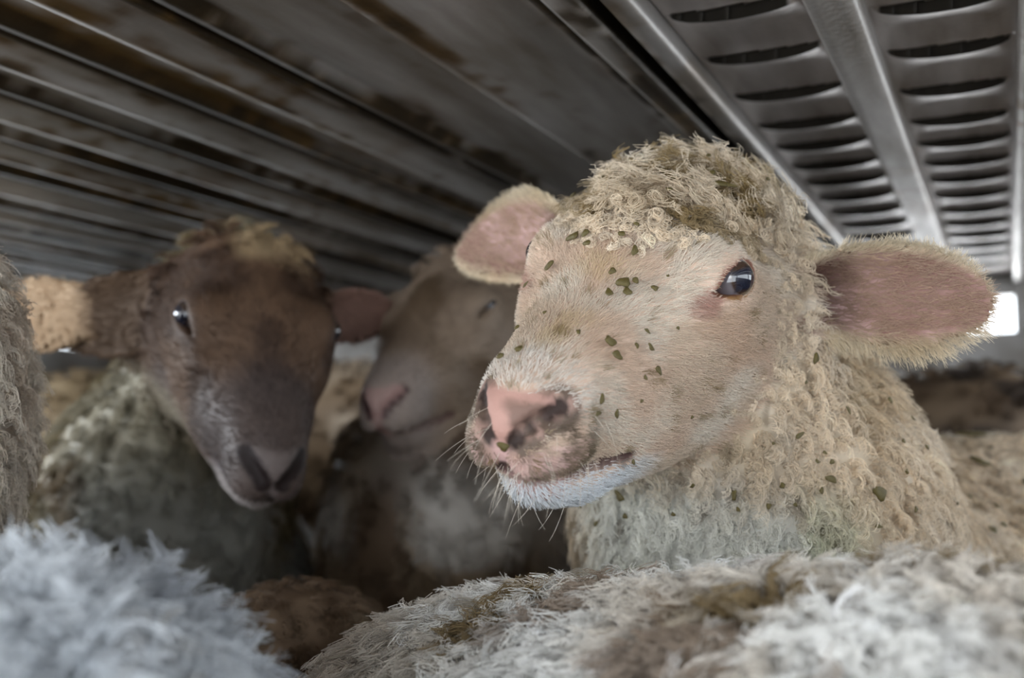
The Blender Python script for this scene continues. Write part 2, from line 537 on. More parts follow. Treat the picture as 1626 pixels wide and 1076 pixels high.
def head_prims(hd, ears, eye_open=1.0):
    s, R = hd.s, hd.R
    out = []
    def e(c, r, k=.02, rr=None, sub=False):
        out.append(E(hd.w(c), np.array(r) * s, k, R if rr is None else R @ rr, sub))
    def c(a, ra, b, rb, k=.02, sub=False):
        out.append(CP(hd.w(a), ra * s, hd.w(b), rb * s, k, sub))
    e((0, 0, -.050), (.080, .074, .080))
    e((.06, 0, -.050), (.078, .060, .062), .03)
    c((.085, 0, -.062), .050, (.200, 0, -.096), .0260, .035)
    e((.222, 0, -.093), (.030, .0285, .0255), .02)
    for y in (-1, 1):
        e((.135, y * .016, -.078), (.075, .022, .030), .03)
        c((.02, y * .026, -.115), .038, (.168, y * .005, -.130), .020, .03)
        e((.028, y * .046, -.088), (.066, .030, .056), .03)
        e((.105, y * .026, -.098), (.065, .024, .038), .03)
        e((.078, y * .050, -.056), (.045, .018, .03), .03)
        e((.084, y * .050, -.026), (.034, .0245, .024), .016)
        e((.217, y * .0125, -.109), (.032, .0185, .017), .012)
    e((.190, 0, -.134), (.034, .0225, .0155), .016)
    for p in ears:
        out.append(p)
    for y in (-1, 1):
        # eye opening, inner corner lower
        fr = eye_frame(y)
        e(EYE * (1, y, 1), (.0175, .014, .0080 * eye_open), .004, fr, True)
        e(EYE * (1, y, 1) + fr @ np.array((.0165, 0, -.002)), (.010, .007, .0038), .004, fr, True)
        # nostril
        pts = NOSTRIL * (1, y, 1)
        for q0, q1, r0, r1 in zip(pts[:-1], pts[1:], (.0028, .0040, .0042), (.0040, .0042, .0028)):
            c(q0, r0, q1, r1, .004, True)
        # mouth line
        pts = MOUTH * (1, y, 1)
        for q0, q1 in zip(pts[:-1], pts[1:]):
            c(q0, .0026, q1, .0026, .005, True)
    # groove of the lip
    c((.2525, 0, -.100), .0022, (.249, 0, -.119), .0022, .005, True)
    return out

def legs(pts):
    out = []
    for p in pts:
        p = np.array(p, float)
        out.append(CP(p, .05, (p[0], p[1], .28), .032, .03))
        out.append(CP((p[0], p[1], .28), .030, (p[0], p[1], .03), .024, .015))
    return out

def trunk(a, ra, b, rb, k=.06):
    """barrel of a body with four legs below it"""
    a, b = np.array(a, float), np.array(b, float)
    out = [CP(a, ra, b, rb, k)]
    ax = nrm((b - a) * np.array([1, 1, 0])); sd = np.array([-ax[1], ax[0], 0])
    L = []
    for q, r in ((a + ax * .02, ra), (b - ax * .02, rb)):
        for s in (-1, 1):
            L.append(q + sd * s * r * .5 - np.array([0, 0, r * .5]))
    return out + legs(L)

def bounds(prims, pad=.03):
    lo, hi = np.full(3, 9.), np.full(3, -9.)
    for p in prims:
        if p.sub: continue
        if p.kind == 'e': pts = [(p.c, p.r.max())]
        elif p.kind == 'c': pts = [(p.a, p.ra), (p.b, p.rb)]
        else: pts = [(p.base, p.Wd * 1.5), (p.base + p.R[:, 0] * p.L, p.Wd * 1.5)]
        for c, r in pts:
            lo = np.minimum(lo, c - r); hi = np.maximum(hi, c + r)
    lo -= pad; hi += pad
    lo[2] = max(lo[2], -.01)
    return lo, hi


# ---- hair
def curves_obj(name, pts, col, r0, r1, parent, mat, kind=None):
    """pts (n, m, 3) strands, col (n, 3)"""
    n, m = pts.shape[:2]
    hc = bpy.data.hair_curves.new(name)
    hc.add_curves([m] * n)
    hc.position_data.foreach_set('vector', np.ascontiguousarray(pts, np.float32).ravel())
    t = np.linspace(0, 1, m)
    rad = np.asarray(r0).reshape(-1, 1) * (1 - t) + np.asarray(r1).reshape(-1, 1) * t
    rad = np.broadcast_to(rad, (n, m))
    a = hc.attributes.get('radius') or hc.attributes.new('radius', 'FLOAT', 'POINT')
    a.data.foreach_set('value', np.ascontiguousarray(rad, np.float32).ravel())
    a = hc.attributes.new('col', 'FLOAT_COLOR', 'CURVE')
    a.data.foreach_set('color', np.concatenate([np.clip(col, 0, 1), np.ones((n, 1))], 1).astype(np.float32).ravel())
    return link(name, hc, parent, mat)

def scatter(V, Q, n, dens):
    """n points on the quads, by area times dens(centres)"""
    A, B_, C_, D_ = (V[Q[:, i]] for i in range(4))
    ar = np.linalg.norm(np.cross(C_ - A, D_ - B_), axis=1) * .5
    w = ar * dens((A + B_ + C_ + D_) / 4)
    n = int(n)
    idx = np.searchsorted(np.cumsum(w) / w.sum(), RNG.random(n))
    idx = np.clip(idx, 0, len(Q) - 1)
    u, v = RNG.random((n, 1)), RNG.random((n, 1))
    return A[idx] * (1 - u) * (1 - v) + B_[idx] * u * (1 - v) + C_[idx] * u * v + D_[idx] * (1 - u) * v

def in_view(P, margin=350):
    v = P - CAM
    d = v @ FWD
    x = W / 2 + FPX * (v @ RGT) / np.maximum(d, .02)
    y = H / 2 - FPX * (v @ UPV) / np.maximum(d, .02)
    return (d > .05) & (x > -margin) & (x < W + margin) & (y > -margin) & (y < H + margin)

def tangent(D, N):
    return nrm(D - N * (D * N).sum(1, keepdims=True))

def straight_hair(P, N, D, L, lift, m=4, jit=.25, arch=.5):
    """short hair lying along D, lifted from the skin"""
    n = len(P)
    T = tangent(D + RNG.normal(0, jit, (n, 3)), N)
    lift = np.asarray(lift).reshape(-1, 1)
    t = np.linspace(0, 1, m)[None, :, None]
    L = np.asarray(L).reshape(-1, 1, 1) * (0.7 + .6 * RNG.random((n, 1, 1)))
    up = nrm(T + N * lift)
    return P[:, None] + L * t * up[:, None] - L * arch * (t ** 2) * (N * np.clip(lift, 0, 1) * .5)[:, None]

def wool(P, N, L, per, spread, comb, amp, freq, m=10, clump=.6, lay=.7, jit=.3, strand_jit=.0006):
    """curly locks: `per` strands around each root"""
    n = len(P)
    L = np.asarray(L).reshape(-1) * (0.75 + .5 * RNG.random(n))
    D = nrm(N + RNG.normal(0, jit, (n, 3)))
    Cb = tangent(comb + RNG.normal(0, .35, (n, 3)), N)
    e1 = tangent(RNG.normal(0, 1, (n, 3)), D); e2 = np.cross(D, e1)
    ph = RNG.random(n) * 6.283
    fq = freq * (0.7 + .6 * RNG.random(n))
    am = np.asarray(amp) * (0.6 + .8 * RNG.random(n))
    rep = lambda a: np.repeat(a, per, axis=0)
    n2 = n * per
    ang = RNG.random(n2) * 6.283; rr = np.sqrt(RNG.random(n2)) * np.repeat(np.broadcast_to(spread, (n,)), per)
    T1 = tangent(np.array([.3, .5, .8]) + 0 * N, N); T2 = np.cross(N, T1)
    off = rep(T1) * (rr * np.cos(ang))[:, None] + rep(T2) * (rr * np.sin(ang))[:, None]
    t = np.linspace(0, 1, m)[None, :, None]
    Ls = (rep(L) * (0.8 + .4 * RNG.random(n2)))[:, None, None]
    lay_ = np.asarray(lay)
    base = Ls * (t - .5 * lay_ * t * t) * rep(D)[:, None] + Ls * (.62 * lay_ * t * t) * rep(Cb)[:, None]
    w = (rep(fq) * (1 + RNG.normal(0, .08, n2)))[:, None, None] * 6.283 * t + (rep(ph) + RNG.normal(0, .35, n2))[:, None, None]
    env = np.minimum(t * 2.2, 1) * rep(am)[:, None, None]
    curl = env * (rep(e1)[:, None] * np.sin(w) + rep(e2)[:, None] * np.cos(w))
    pts = rep(P)[:, None] + off[:, None] * (1 - clump * t) + base + curl
    pts = pts + RNG.normal(0, strand_jit, (n2, m, 3)) * t
    return pts, np.repeat(np.arange(n), per)

def vary(c, n, s=.12):
    return c * (1 + RNG.normal(0, s, (n, 1)))

def eyeball(hd, y, parent, gaze=-14, white=1.0, depth=.0098):
    import bmesh
    bm = bmesh.new()
    bmesh.ops.create_uvsphere(bm, u_segments=40, v_segments=32, radius=.0140 * hd.s)
    for vv in bm.verts:                                  # cornea bulge along +z
        c = vv.co.normalized()
        vv.co *= 1 + .06 * max(0, (c.z - .72) / .28)
    me = bpy.data.meshes.new('eyeball'); bm.to_mesh(me); bm.free(); me.shade_smooth()
    co = np.array([v.co.normalized()[:] for v in me.vertices])
    rad = np.hypot(co[:, 0], co[:, 1])
    col = np.tile(np.array([.15, .135, .15]) * white, (len(co), 1))
    col = mixc(col, (.05, .028, .018), sst(.80, .70, rad) * (co[:, 2] > 0))
    col = mixc(col, (.008, .010, .022), sst(.56, .44, np.maximum(np.abs(co[:, 0]) * .80, np.abs(co[:, 1]) * 1.1)) * (co[:, 2] > 0))
    set_vcol(me, col)
    fr = hd.R @ eye_frame(y)
    o = link('eyeball', me, parent, M_EYE)
    g = math.radians(gaze)
    z = fr[:, 1] * math.cos(g) + fr[:, 0] * math.sin(g); x = fr[:, 0] * math.cos(g) - fr[:, 1] * math.sin(g)
    m = np.eye(4); m[:3, 0] = x; m[:3, 2] = z; m[:3, 1] = np.cross(z, x)
    m[:3, 3] = hd.w(EYE * (1, y, 1)) - fr[:, 1] * depth * hd.s
    o.matrix_basis = Matrix(m)
    return o
M_EYE, _nt, _b = new_mat('wet_eye')
_a = _nt.nodes.new('ShaderNodeAttribute'); _a.attribute_name = 'col'
_nt.links.new(_a.outputs['Color'], _b.inputs['Base Color'])
_b.inputs['Roughness'].default_value = .04
_b.inputs['Coat Weight'].default_value = 1.0
_b.inputs['Coat Roughness'].default_value = .02

def root_empty(prims, name='sheep'):
    tr = [p for p in prims if p.kind == 'c' and p.ra > .09]
    c = np.mean([p.a for p in tr[-1:]] + [p.b for p in tr[-1:]], axis=0)
    o = bpy.data.objects.new(name, None)
    o.location = (c[0], c[1], 0)
    o.empty_display_size = .05
    COL.objects.link(o)
    return o

DOWN = np.array([0, 0, -1.0])

# ---- the cream sheep with the dung-specked face
HM = Head((-.203, .686, .856), 265.0, 15.3, -12.0)
earML = ear(HM, (-.010, .078, -.045), (-.08, .96, .20), (.9, .05, -.12), L=.129, Wd=.037, c0=20, c1=10, bend=-.6, sweep=-.9)
earMR = ear(HM, (-.010, -.078, -.040), (-.30, -.9, .22), (.8, .3, -.1), L=.138, Wd=.040, c0=18, c1=8, sweep=2.0)
P_head = head_prims(HM, [earML, earMR])
nb = at(1195, 810, .80)
P_main = P_head + [CP(HM.w((-.03, 0, -.085)), .080, nb, .122, .05), CP(nb, .122, at(1290, 1040, .93), .17, .06)]
P_main += trunk(at(1340, 1020, .97), .185, at(1950, 1000, 1.12), .205)
P_main = [p for p in P_main if not p.sub] + [p for p in P_main if p.sub]
F_main, F_head = field(P_main), field(P_head)

def face_mask(l, shift=0.):
    xb = np.interp(l[:, 2], [-.16, -.13, -.085, -.05, -.02, .0, .03], [.085, .070, .040, .022, .030, .052, .066])
    xb = xb + .060 * np.clip(1 - (l[:, 1] / .058) ** 2, 0, 1) * sst(-.03, -.005, l[:, 2]) + (noise(l, .018, 3) - .5) * .018
    return sst(xb - .010, xb + .010, l[:, 0] - shift)

def xedge(l):
    """how far (m) behind the edge of the bare face a point lies"""
    lo_, hi_ = np.full(len(l), -.05), np.full(len(l), .09)
    for _ in range(8):
        m_ = (lo_ + hi_) / 2
        q = l.copy(); q[:, 0] = l[:, 0] + m_
        f_ = face_mask(q) > .5
        hi_ = np.where(f_, m_, hi_); lo_ = np.where(f_, lo_, m_)
    return (lo_ + hi_) / 2

def nose_mask(l):
    """bare nose: a band over the nostrils that narrows to the lip"""
    x, y, z = l.T
    w = np.interp(z, [-.118, -.100, -.092, -.086, -.081, -.072], [.0035, .005, .007, .013, .025, .029])
    return sst(.226, .232, x) * sst(-.0705, -.0745, z) * sst(w + .003, w - .002, np.abs(y))

def poly_dist(l, poly):
    pts = along(poly)
    return np.min([np.linalg.norm(l - q * (1, s, 1), axis=1) for s in (-1, 1) for q in pts], axis=0)

def main_regions(P):
    l = HM.l(P)
    dh = F_head(P)
    face = face_mask(l) * (dh < .007) * (l[:, 2] > -.17)
    dL, uL, vL, nL = earML.ear(P)
    dR, uR, vR, nR = earMR.ear(P)
    onL = (dL < .003) & (uL > .10) & (l[:, 1] > .08)
    onR = (dR < .003) & (uR > .10) & (l[:, 1] < -.08)
    return l, face, (onL, uL, vL, nL), (onR, uR, vR, nR)

CREAM = np.array([.77, .65, .50])
def wool_tint(P, l):
    n = len(P)
    c = np.tile(CREAM, (n, 1))
    c = mixc(c, (.84, .74, .61), sst(.35, .75, noise(P, .035, 31)))
    c = mixc(c, (.58, .46, .31), sst(.52, .85, noise(P, .05, 32)) * .8)
    x, y, z = l.T
    top = sst(-.03, .01, z) * (x < .09) * (x > -.12)
    ol = sst(.55, .70, noise(l, .022, 35)) * top
    c = mixc(c, (.20, .13, .035), ol * .9)
    edge = top * sst(.02, -.05, x) * sst(.0, .05, y)
    c = mixc(c, (.30, .21, .055), edge * sst(.35, .6, noise(l, .015, 36)) * .85)
    # cool light painted into the chest wool below the chin, a little green
    ch = sst(-.15, -.20, z) * sst(.0, .06, x)
    c = mixc(c, (.76, .78, .74), ch * .8)
    c = mixc(c, (.50, .53, .30), ch * sst(.6, .8, noise(P, .04, 37)) * .6)
    sp = sst(.76, .84, noise(P, .012, 38))
    c = mixc(c, (.16, .11, .06), sp * .55)
    return c

def main_skin(P):
    l, face, (oL, uL, vL, nL), (oR, uR, vR, nR) = main_regions(P)
    n = len(P)
    col = wool_tint(P, l) * .8
    col = mixc(col, (.62, .46, .36), face)
    x, y, z = l.T
    ay = np.abs(y)
    # muzzle skin and nose
    pink = nose_mask(l)
    col = mixc(col, (.46, .265, .22), pink)
    col = mixc(col, (.12, .08, .06), pink * sst(.46, .62, noise(l, .008, 47)) * .7)
    lip = sst(.200, .215, x) * sst(-.097, -.104, z)
    col = mixc(col, (.55, .36, .34), lip * .8)
    # nostrils, mouth line
    for s in (-1, 1):
        ec = EYE * (1, s, 1)
        q = (l - ec) @ eye_frame(s)
        re = np.sqrt((q[:, 0] / .022) ** 2 + (q[:, 2] / .0125) ** 2)
        ring = sst(1.08, .9, re)
        col = mixc(col, (.22, .09, .06), ring)
        col = mixc(col, (.24, .13, .03), ring * sst(-.002, -.009, q[:, 2]) * .75)
        col = mixc(col, (.10, .04, .03), sst(.80, .66, re))
        inner = np.sqrt(((q[:, 0] - .026) / .014) ** 2 + ((q[:, 2] + .004) / .008) ** 2)
        col = mixc(col, (.36, .17, .13), sst(1, .6, inner) * .8)
    dn_ = sst(.016, .010, poly_dist(l, NOSTRIL)) * (1 - pink) * sst(.18, .2, x)
    col = mixc(col, (.34, .22, .18), dn_)
    col = mixc(col, (.10, .07, .05), dn_ * sst(.40, .55, noise(l, .007, 49)) * .9)
    col = mixc(col, (.035, .02, .016), sst(.0058, .0040, poly_dist(l, NOSTRIL)))
    col = mixc(col, (.09, .05, .045), sst(.007, .0035, poly_dist(l, MOUTH)))
    # ears
    for (o, u, v, nn) in ((oL, uL, vL, nL), (oR, uR, vR, nR)):
        col = mixc(col, (.52, .40, .28), o * 1.0)
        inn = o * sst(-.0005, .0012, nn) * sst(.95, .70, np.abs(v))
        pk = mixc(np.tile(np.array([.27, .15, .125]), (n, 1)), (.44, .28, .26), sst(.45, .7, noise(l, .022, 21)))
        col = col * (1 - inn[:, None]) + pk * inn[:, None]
        col = mixc(col, (.07, .03, .025), inn * sst(.42, .14, u))  # ear base painted dark in place of the hollow's shade
    return col

V, Q = surface_nets(P_main, *bounds(P_main), .0032)
sheep = root_empty(P_main)
tag(sheep, 'cream woolly sheep with dung specks on its pale face and a pink nose', 'sheep')
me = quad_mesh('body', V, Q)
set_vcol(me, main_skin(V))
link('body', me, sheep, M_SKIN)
for s in (1, -1):
    eyeball(HM, s, sheep)

def main_hair():
    # --- short hair of face and ears
    def dens(P):
        l, face, (oL, uL, vL, nL), (oR, uR, vR, nR) = main_regions(P)
        x, y, z = l.T; ay = np.abs(y)
        d = np.maximum(face, face_mask(l, -.03) * (F_head(P) < .007) * (z > -.10) * .8)
        d *= 1 - nose_mask(l)                                     # bare nose
        d *= sst(.0058, .0085, poly_dist(l, NOSTRIL)) * sst(.0032, .0060, poly_dist(l, MOUTH))
        for s in (-1, 1):
            q = (l - EYE * (1, s, 1)) @ eye_frame(s)
            re = np.sqrt((q[:, 0] / .0205) ** 2 + (q[:, 2] / .0115) ** 2)
            d *= sst(.92, 1.10, re)
        for (o, u, v, nn) in ((oL, uL, vL, nL), (oR, uR, vR, nR)):
            inn = sst(-.0005, .0012, nn) * sst(.92, .62, np.abs(v))
            d = np.where(o, 1.3 - .75 * inn, d)
        d *= np.where(in_view(P), 1, .3)
        return d
    P = scatter(V, Q, 62000, dens)
    N = nrm(grad(F_main, P))
    l, face, eL, eR = main_regions(P)
    x, y, z = l.T
    n = len(P)
    D = np.tile(HM.wd((-1, 0, -.25)), (n, 1)) + np.outer(y * 6, HM.wd((0, 1, 0)))
    L = np.interp(x, [.0, .05, .12, .20, .25], [.013, .0105, .0085, .0065, .0045])
    L = L * (1 + .5 * sst(-.125, -.14, z))
    for s in (-1, 1):
        q = (l - EYE * (1, s, 1)) @ eye_frame(s)
        re = np.sqrt((q[:, 0] / .0215) ** 2 + (q[:, 2] / .0145) ** 2)
        L = L * (.30 + .70 * sst(1.0, 1.9, re))
    L = L * (.45 + .55 * sst(.005, .016, np.minimum(poly_dist(l, NOSTRIL), poly_dist(l, MOUTH))))
    lift = np.full(n, .45) + .5 * sst(.2, .24, x)
    col = np.tile(np.array([.62, .50, .385]), (n, 1))
    col = mixc(col, (.70, .62, .52), sst(.4, .7, noise(l, .03, 41)))
    col = mixc(col, (.60, .42, .30), sst(.55, .8, noise(l, .025, 42)) * .6)
    bridge = sst(.05, .1, x) * sst(.03, .0, np.abs(y))
    col = mixc(col, (.56, .42, .24), bridge * sst(.45, .7, noise(l, .02, 43)) * .6)
    # pale patch above the nose, chin whitened with bluish light painted in
    col = mixc(col, (.74, .71, .67), sst(.200, .222, x) * sst(-.09, -.075, z) * .65)
    col = mixc(col, (.72, .745, .77), sst(-.122, -.130, z) * sst(.13, .17, x))
    # dirty upper lip
    dirt = sst(.200, .216, x) * sst(-.080, -.092, z) * sst(-.128, -.118, z) * sst(.42, .58, noise(l, .011, 44))
    side = np.where(y > .004, 1.0, .9)
    col = mixc(col, (.12, .085, .055), dirt * side * .75)
    col = mixc(col, (.72, .50, .48), sst(.22, .235, x) * sst(-.100, -.108, z) * sst(-.124, -.118, z) * (1 - dirt) * .7)
    dn_ = sst(.020, .009, poly_dist(l, NOSTRIL)) * sst(-.078, -.086, z) * sst(.36, .52, noise(l, .006, 48))
    col = mixc(col, (.10, .07, .045), dn_ * .8)
    blob = sst(.013, .008, np.linalg.norm(l - np.array([.213, .028, -.112]), axis=1))
    col = mixc(col, (.14, .105, .06), blob * .9)
    cor = sst(.009, .004, np.linalg.norm(l - np.array([.167, .036, -.1245]), axis=1))
    col = mixc(col, (.10, .075, .05), cor * .85)
    # tear stain at the inner corner of the eye
    for s in (-1, 1):
        q = (l - EYE * (1, s, 1)) @ eye_frame(s)
        inner = np.sqrt(((q[:, 0] - .033) / .018) ** 2 + ((q[:, 2] + .006) / .010) ** 2)
        col = mixc(col, (.40, .22, .17), sst(1, .4, inner) * .8)
    sp = sst(.80, .86, noise(l, .0065, 45))
    col = mixc(col, (.22, .15, .05), sp * .7)
    for (o, u, v, nn), er in ((eL, earML), (eR, earMR)):
        Vd, Ud, Od = er.R[:, 1], er.R[:, 0], er.R[:, 2]
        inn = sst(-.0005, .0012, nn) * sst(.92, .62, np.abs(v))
        rim = sst(.62, .95, np.abs(v))
        De = np.outer(.6 + .4 * u, Ud) + np.outer(np.sign(v) * (.15 + 1.1 * rim), Vd) * 1.0
        D = np.where(o[:, None], De, D)
        L = np.where(o, (.006 + .0075 * rim * np.where(v > 0, .35, 1.0) + .004 * inn) * (1.0 if er is earML else .7), L)
        lift = np.where(o, .35 + .25 * inn, lift)
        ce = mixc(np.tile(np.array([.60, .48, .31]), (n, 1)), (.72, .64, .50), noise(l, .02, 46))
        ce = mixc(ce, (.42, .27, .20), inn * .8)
        ce = mixc(ce, (.10, .05, .035), inn * sst(.42, .18, u) * .85)  # hairs at the ear base darkened too, for the hollow's shade
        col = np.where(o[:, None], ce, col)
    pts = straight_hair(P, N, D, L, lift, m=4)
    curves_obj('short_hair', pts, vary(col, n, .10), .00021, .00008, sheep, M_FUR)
    # --- wool of crown, cheeks, neck and back
    def densw(P):
        l, face, eL_, eR_ = main_regions(P)
        d = (1 - face_mask(l, .010 + .024 * sst(-.03, .0, l[:, 2])) * (F_head(P) < .007) * (l[:, 2] > -.17)) * (P[:, 2] > .45)
        d = d * (1 - eL_[0] * sst(.08, .14, eL_[1])) * (1 - eR_[0] * sst(.08, .14, eR_[1]))
        crown = (l[:, 2] > -.02) * (l[:, 0] > -.13)
        d = d * np.where(crown, 1.5, 1.0)
        d = d * np.where(in_view(P, 250), 1, .05)
        return d
    P = scatter(V, Q, 14000, densw)
    N = nrm(grad(F_main, P))
    l, face, eL, eR = main_regions(P)
    x, y, z = l.T
    near = F_head(P) < .01
    crown = sst(-.045, .0, z) * near
    cheek = near * (1 - crown)
    L = .024 + .010 * crown - .006 * cheek
    L = L * (1 - .72 * sst(.035, -.014, xedge(l) - .004)) 
    back = HM.wd((-.9, 0, .3))
    comb = np.tile(DOWN, (len(P), 1)) + np.outer(crown, HM.wd((.35, 0, .3)) - DOWN) + np.outer(cheek, HM.wd((-.6, 0, 0)))
    lay = .85
    pts, idx = wool(P, N, L, 8, .0040, comb, .0029 + .0006 * crown - .0008 * cheek - .0012 * face, 1.9, m=11, clump=.72, lay=lay, jit=.45)
    c = wool_tint(P, l)
    c = vary(c, len(P), .10)[idx]
    curves_obj('fleece', pts, vary(c, len(pts), .08), .00030, .00013, sheep, M_WOOL)
    # --- whiskers
    ws = []
    Pw = scatter(V, Q, 4000, lambda P: (lambda l: (l[:, 0] > .19) * (l[:, 2] < -.085) * 1.0)(HM.l(P)))[:55]
    Nw = nrm(grad(F_main, Pw))
    wp = straight_hair(Pw, Nw, np.tile(HM.wd((.3, 0, -.6)), (len(Pw), 1)), np.full(len(Pw), .028), np.full(len(Pw), 1.6), m=6, arch=.4)
    curves_obj('whiskers', wp, np.tile(np.array([.75, .68, .58]), (len(wp), 1)), .00014, .00004, sheep, M_FUR)
main_hair()

# ---- dung flecks stuck on wool and hair
M_DUNG, _, _b = noise_mat('wet_dung', (.05, .038, .010), (.17, .13, .03), 220, .35, 0, .4)
def march(px, py, F=None):
    o = CAM.copy(); d = nrm(at(px, py, 1.0) - CAM); t = .2
    for _ in range(90):
        v = float((F or F_main)((o + d * t)[None])[0])
        if v < .0004 or t > 3: break
        t += v * .8
    return o + d * t

def fleck_mesh(seed):
    import bmesh
    bm = bmesh.new(); bmesh.ops.create_icosphere(bm, subdivisions=2, radius=1)
    r = np.random.default_rng(seed)
    for v in bm.verts:
        c_ = v.co.copy(); v.co *= 1 + .28 * math.sin(c_.x * 3 + seed) * math.cos(c_.y * 2.6 + seed * 2) + .16 * (r.random() - .5)
        v.co.z *= .45
    me = bpy.data.meshes.new('dung_fleck'); bm.to_mesh(me); bm.free(); me.shade_smooth()
    me.materials.append(M_DUNG)
    return me
FLECKS = [fleck_mesh(i) for i in range(6)]
def fleck(px, py, w, h, ang, lift, parent, F):
    p = march(px, py, F)
    n = nrm(grad(F, p[None]))[0]
    dep = (p - CAM) @ FWD
    sx, sy = w * .62 * dep / FPX, h * .62 * dep / FPX
    t = nrm(RGT - n * (RGT @ n)); b = np.cross(n, t)
    c, s_ = math.cos(math.radians(ang)), math.sin(math.radians(ang))
    m = np.eye(4)
    m[:3, 0] = (t * c + b * s_) * sx; m[:3, 1] = (b * c - t * s_) * sy; m[:3, 2] = n * min(sx, sy)
    m[:3, 3] = p + n * lift
    o = bpy.data.objects.new('dung_fleck', FLECKS[int(px + py) % 6])
    COL.objects.link(o); o.parent = parent
    o.matrix_parent_inverse = Matrix.Translation(parent.location).inverted()
    o.matrix_basis = Matrix(m)
FACE = [(892, 336, 9, 14, 0), (917, 386, 17, 13, 20), (937, 381, 12, 12, 0), (939, 396, 12, 9, 0), (882, 429, 18, 10, 40), (846, 458, 10, 5, 20),
        (989, 382, 10, 9, 0), (1009, 350, 9, 11, 0), (1011, 366, 8, 12, 0), (1007, 407, 9, 16, 0), (974, 440, 10, 10, 0), (989, 458, 17, 16, 30),
        (993, 473, 11, 12, 0), (1007, 454, 9, 10, 0), (1036, 465, 9, 8, 0), (966, 476, 9, 14, 0), (869, 510, 7, 6, 0), (1018, 532, 9, 5, -30),
        (1061, 444, 5, 4, 0), (829, 568, 14, 11, 0), (804, 578, 10, 12, 0), (829, 533, 8, 8, 0), (961, 550, 20, 14, -35), (969, 569, 15, 11, -15),
        (1023, 556, 11, 7, -40), (1001, 554, 6, 8, 0), (1033, 588, 8, 13, 30), (942, 634, 9, 14, 0), (966, 651, 8, 14, 0), (1070, 523, 5, 5, 0),
        (1086, 656, 6, 5, 0), (804, 697, 15, 14, 0), (917, 540, 7, 10, 0), (936, 654, 12, 6, 0)]
for f_ in FACE:
    fleck(*f_, .0062, sheep, F_main)
WOOLF = [(1009, 774, 16, 11, -20), (953, 799, 8, 7, 0), (914, 828, 16, 8, 20), (976, 824, 12, 6, 40), (1163, 774, 8, 16, 0), (1248, 690, 14, 6, 30),
         (1548, 715, 42, 14, -8), (1548, 757, 24, 14, -30), (1300, 762, 16, 9, -30), (1370, 785, 18, 18, 0), (1550, 855, 20, 10, 10), (1615, 787, 10, 10, 0),
         (1268, 560, 10, 14, 10), (1130, 324, 36, 9, 12), (1010, 308, 9, 20, 0), (930, 262, 40, 16, -10), (1225, 335, 20, 10, 30), (1255, 325, 14, 9, 0), (1090, 318, 12, 6, 0)]
for f_ in WOOLF:
    fleck(*f_, .017, sheep, F_main)
_r = np.random.default_rng(5)
for _ in range(34):                                       # small bits of dung and hay over neck and back
    fleck(_r.uniform(960, 1610), _r.uniform(590, 850), _r.uniform(5, 11), _r.uniform(4, 8), _r.uniform(0, 180), .016, sheep, F_main)
for _ in range(20):                                       # and over the crown
    fleck(_r.uniform(900, 1290), _r.uniform(240, 350), _r.uniform(6, 14), _r.uniform(5, 10), _r.uniform(0, 180), .020, sheep, F_main)

# ---- the other sheep
M_LOOSE = M_WOOL
def frustum_dens(zmin=.40, extra=None):
    def f(P):
        d = (P[:, 2] > zmin) * np.where(in_view(P, 200), 1., .06)
        return d if extra is None else d * extra(P)
    return f

def flock_sheep(prims, label, h, tint, locks, per, L, spread, amp, freq, rad, m=8, lay=.8, group=None, comb=DOWN, extra=None, zmin=.40, jit=.35):
    """body mesh plus fleece; tint(P) gives the fleece colour"""
    prims = [p for p in prims if not p.sub] + [p for p in prims if p.sub]
    V, Q = surface_nets(prims, *bounds(prims), h)
    F = field(prims)
    root = root_empty(prims)
    tag(root, label, 'sheep', group)
    me = quad_mesh('body', V, Q)
    set_vcol(me, np.clip(tint(V) * .8, 0, 1))
    link('body', me, root, M_SKIN)
    P = scatter(V, Q, locks, frustum_dens(zmin, extra))
    N = nrm(grad(F, P))
    pts, idx = wool(P, N, np.full(len(P), L), per, spread, np.tile(np.asarray(comb, float), (len(P), 1)), amp, freq, m=m, clump=.6, lay=lay, jit=jit, strand_jit=amp * .25)
    c = vary(tint(P), len(P), .12)[idx]
    curves_obj('fleece', pts, vary(c, len(pts), .08), rad, rad * .45, root, M_WOOL)
    return root, V, Q, F

def two_tone(a, b, sc, seed, lo=.4, hi=.65, third=None):
    def f(P):
        c = mixc(np.tile(np.array(a, float), (len(P), 1)), b, sst(lo, hi, noise(P, sc, seed)))
        if third is not None:
            c = mixc(c, third[0], sst(third[1], third[2], noise(P, third[3], seed + 1)))
        return c
    return f

# brown-faced sheep
HB = Head((-.675, .768, .871), 321.5, 31, -4.5)
earBL = ear(HB, (-.012, -.070, -.040), (-.08, -.78, -.62), (.8, -.3, .35), L=.125, Wd=.040, c0=10, c1=5, bend=.8)
earBT = ear(HB, (-.026, -.122, -.080), (-.10, -.95, -.26), (.8, -.2, .45), L=.130, Wd=.040, c0=6, c1=5, bend=1.2, k=.006)   # turned-over tip of the same ear
earBR = ear(HB, (-.012, .072, -.045), (-.15, .97, -.06), (.85, .1, .1), L=.105, Wd=.034, c0=14, c1=7, bend=.6)
P_bh = head_prims(HB, [earBL, earBT, earBR])
bn = at(262, 800, 1.12)
P_b = P_bh + [CP(HB.w((-.03, 0, -.09)), .075, bn, .120, .05), CP(bn, .12, at(250, 960, 1.22), .16, .06)] + trunk(at(262, 960, 1.28), .17, at(320, 930, 1.62), .17)
F_bh = field(P_bh)
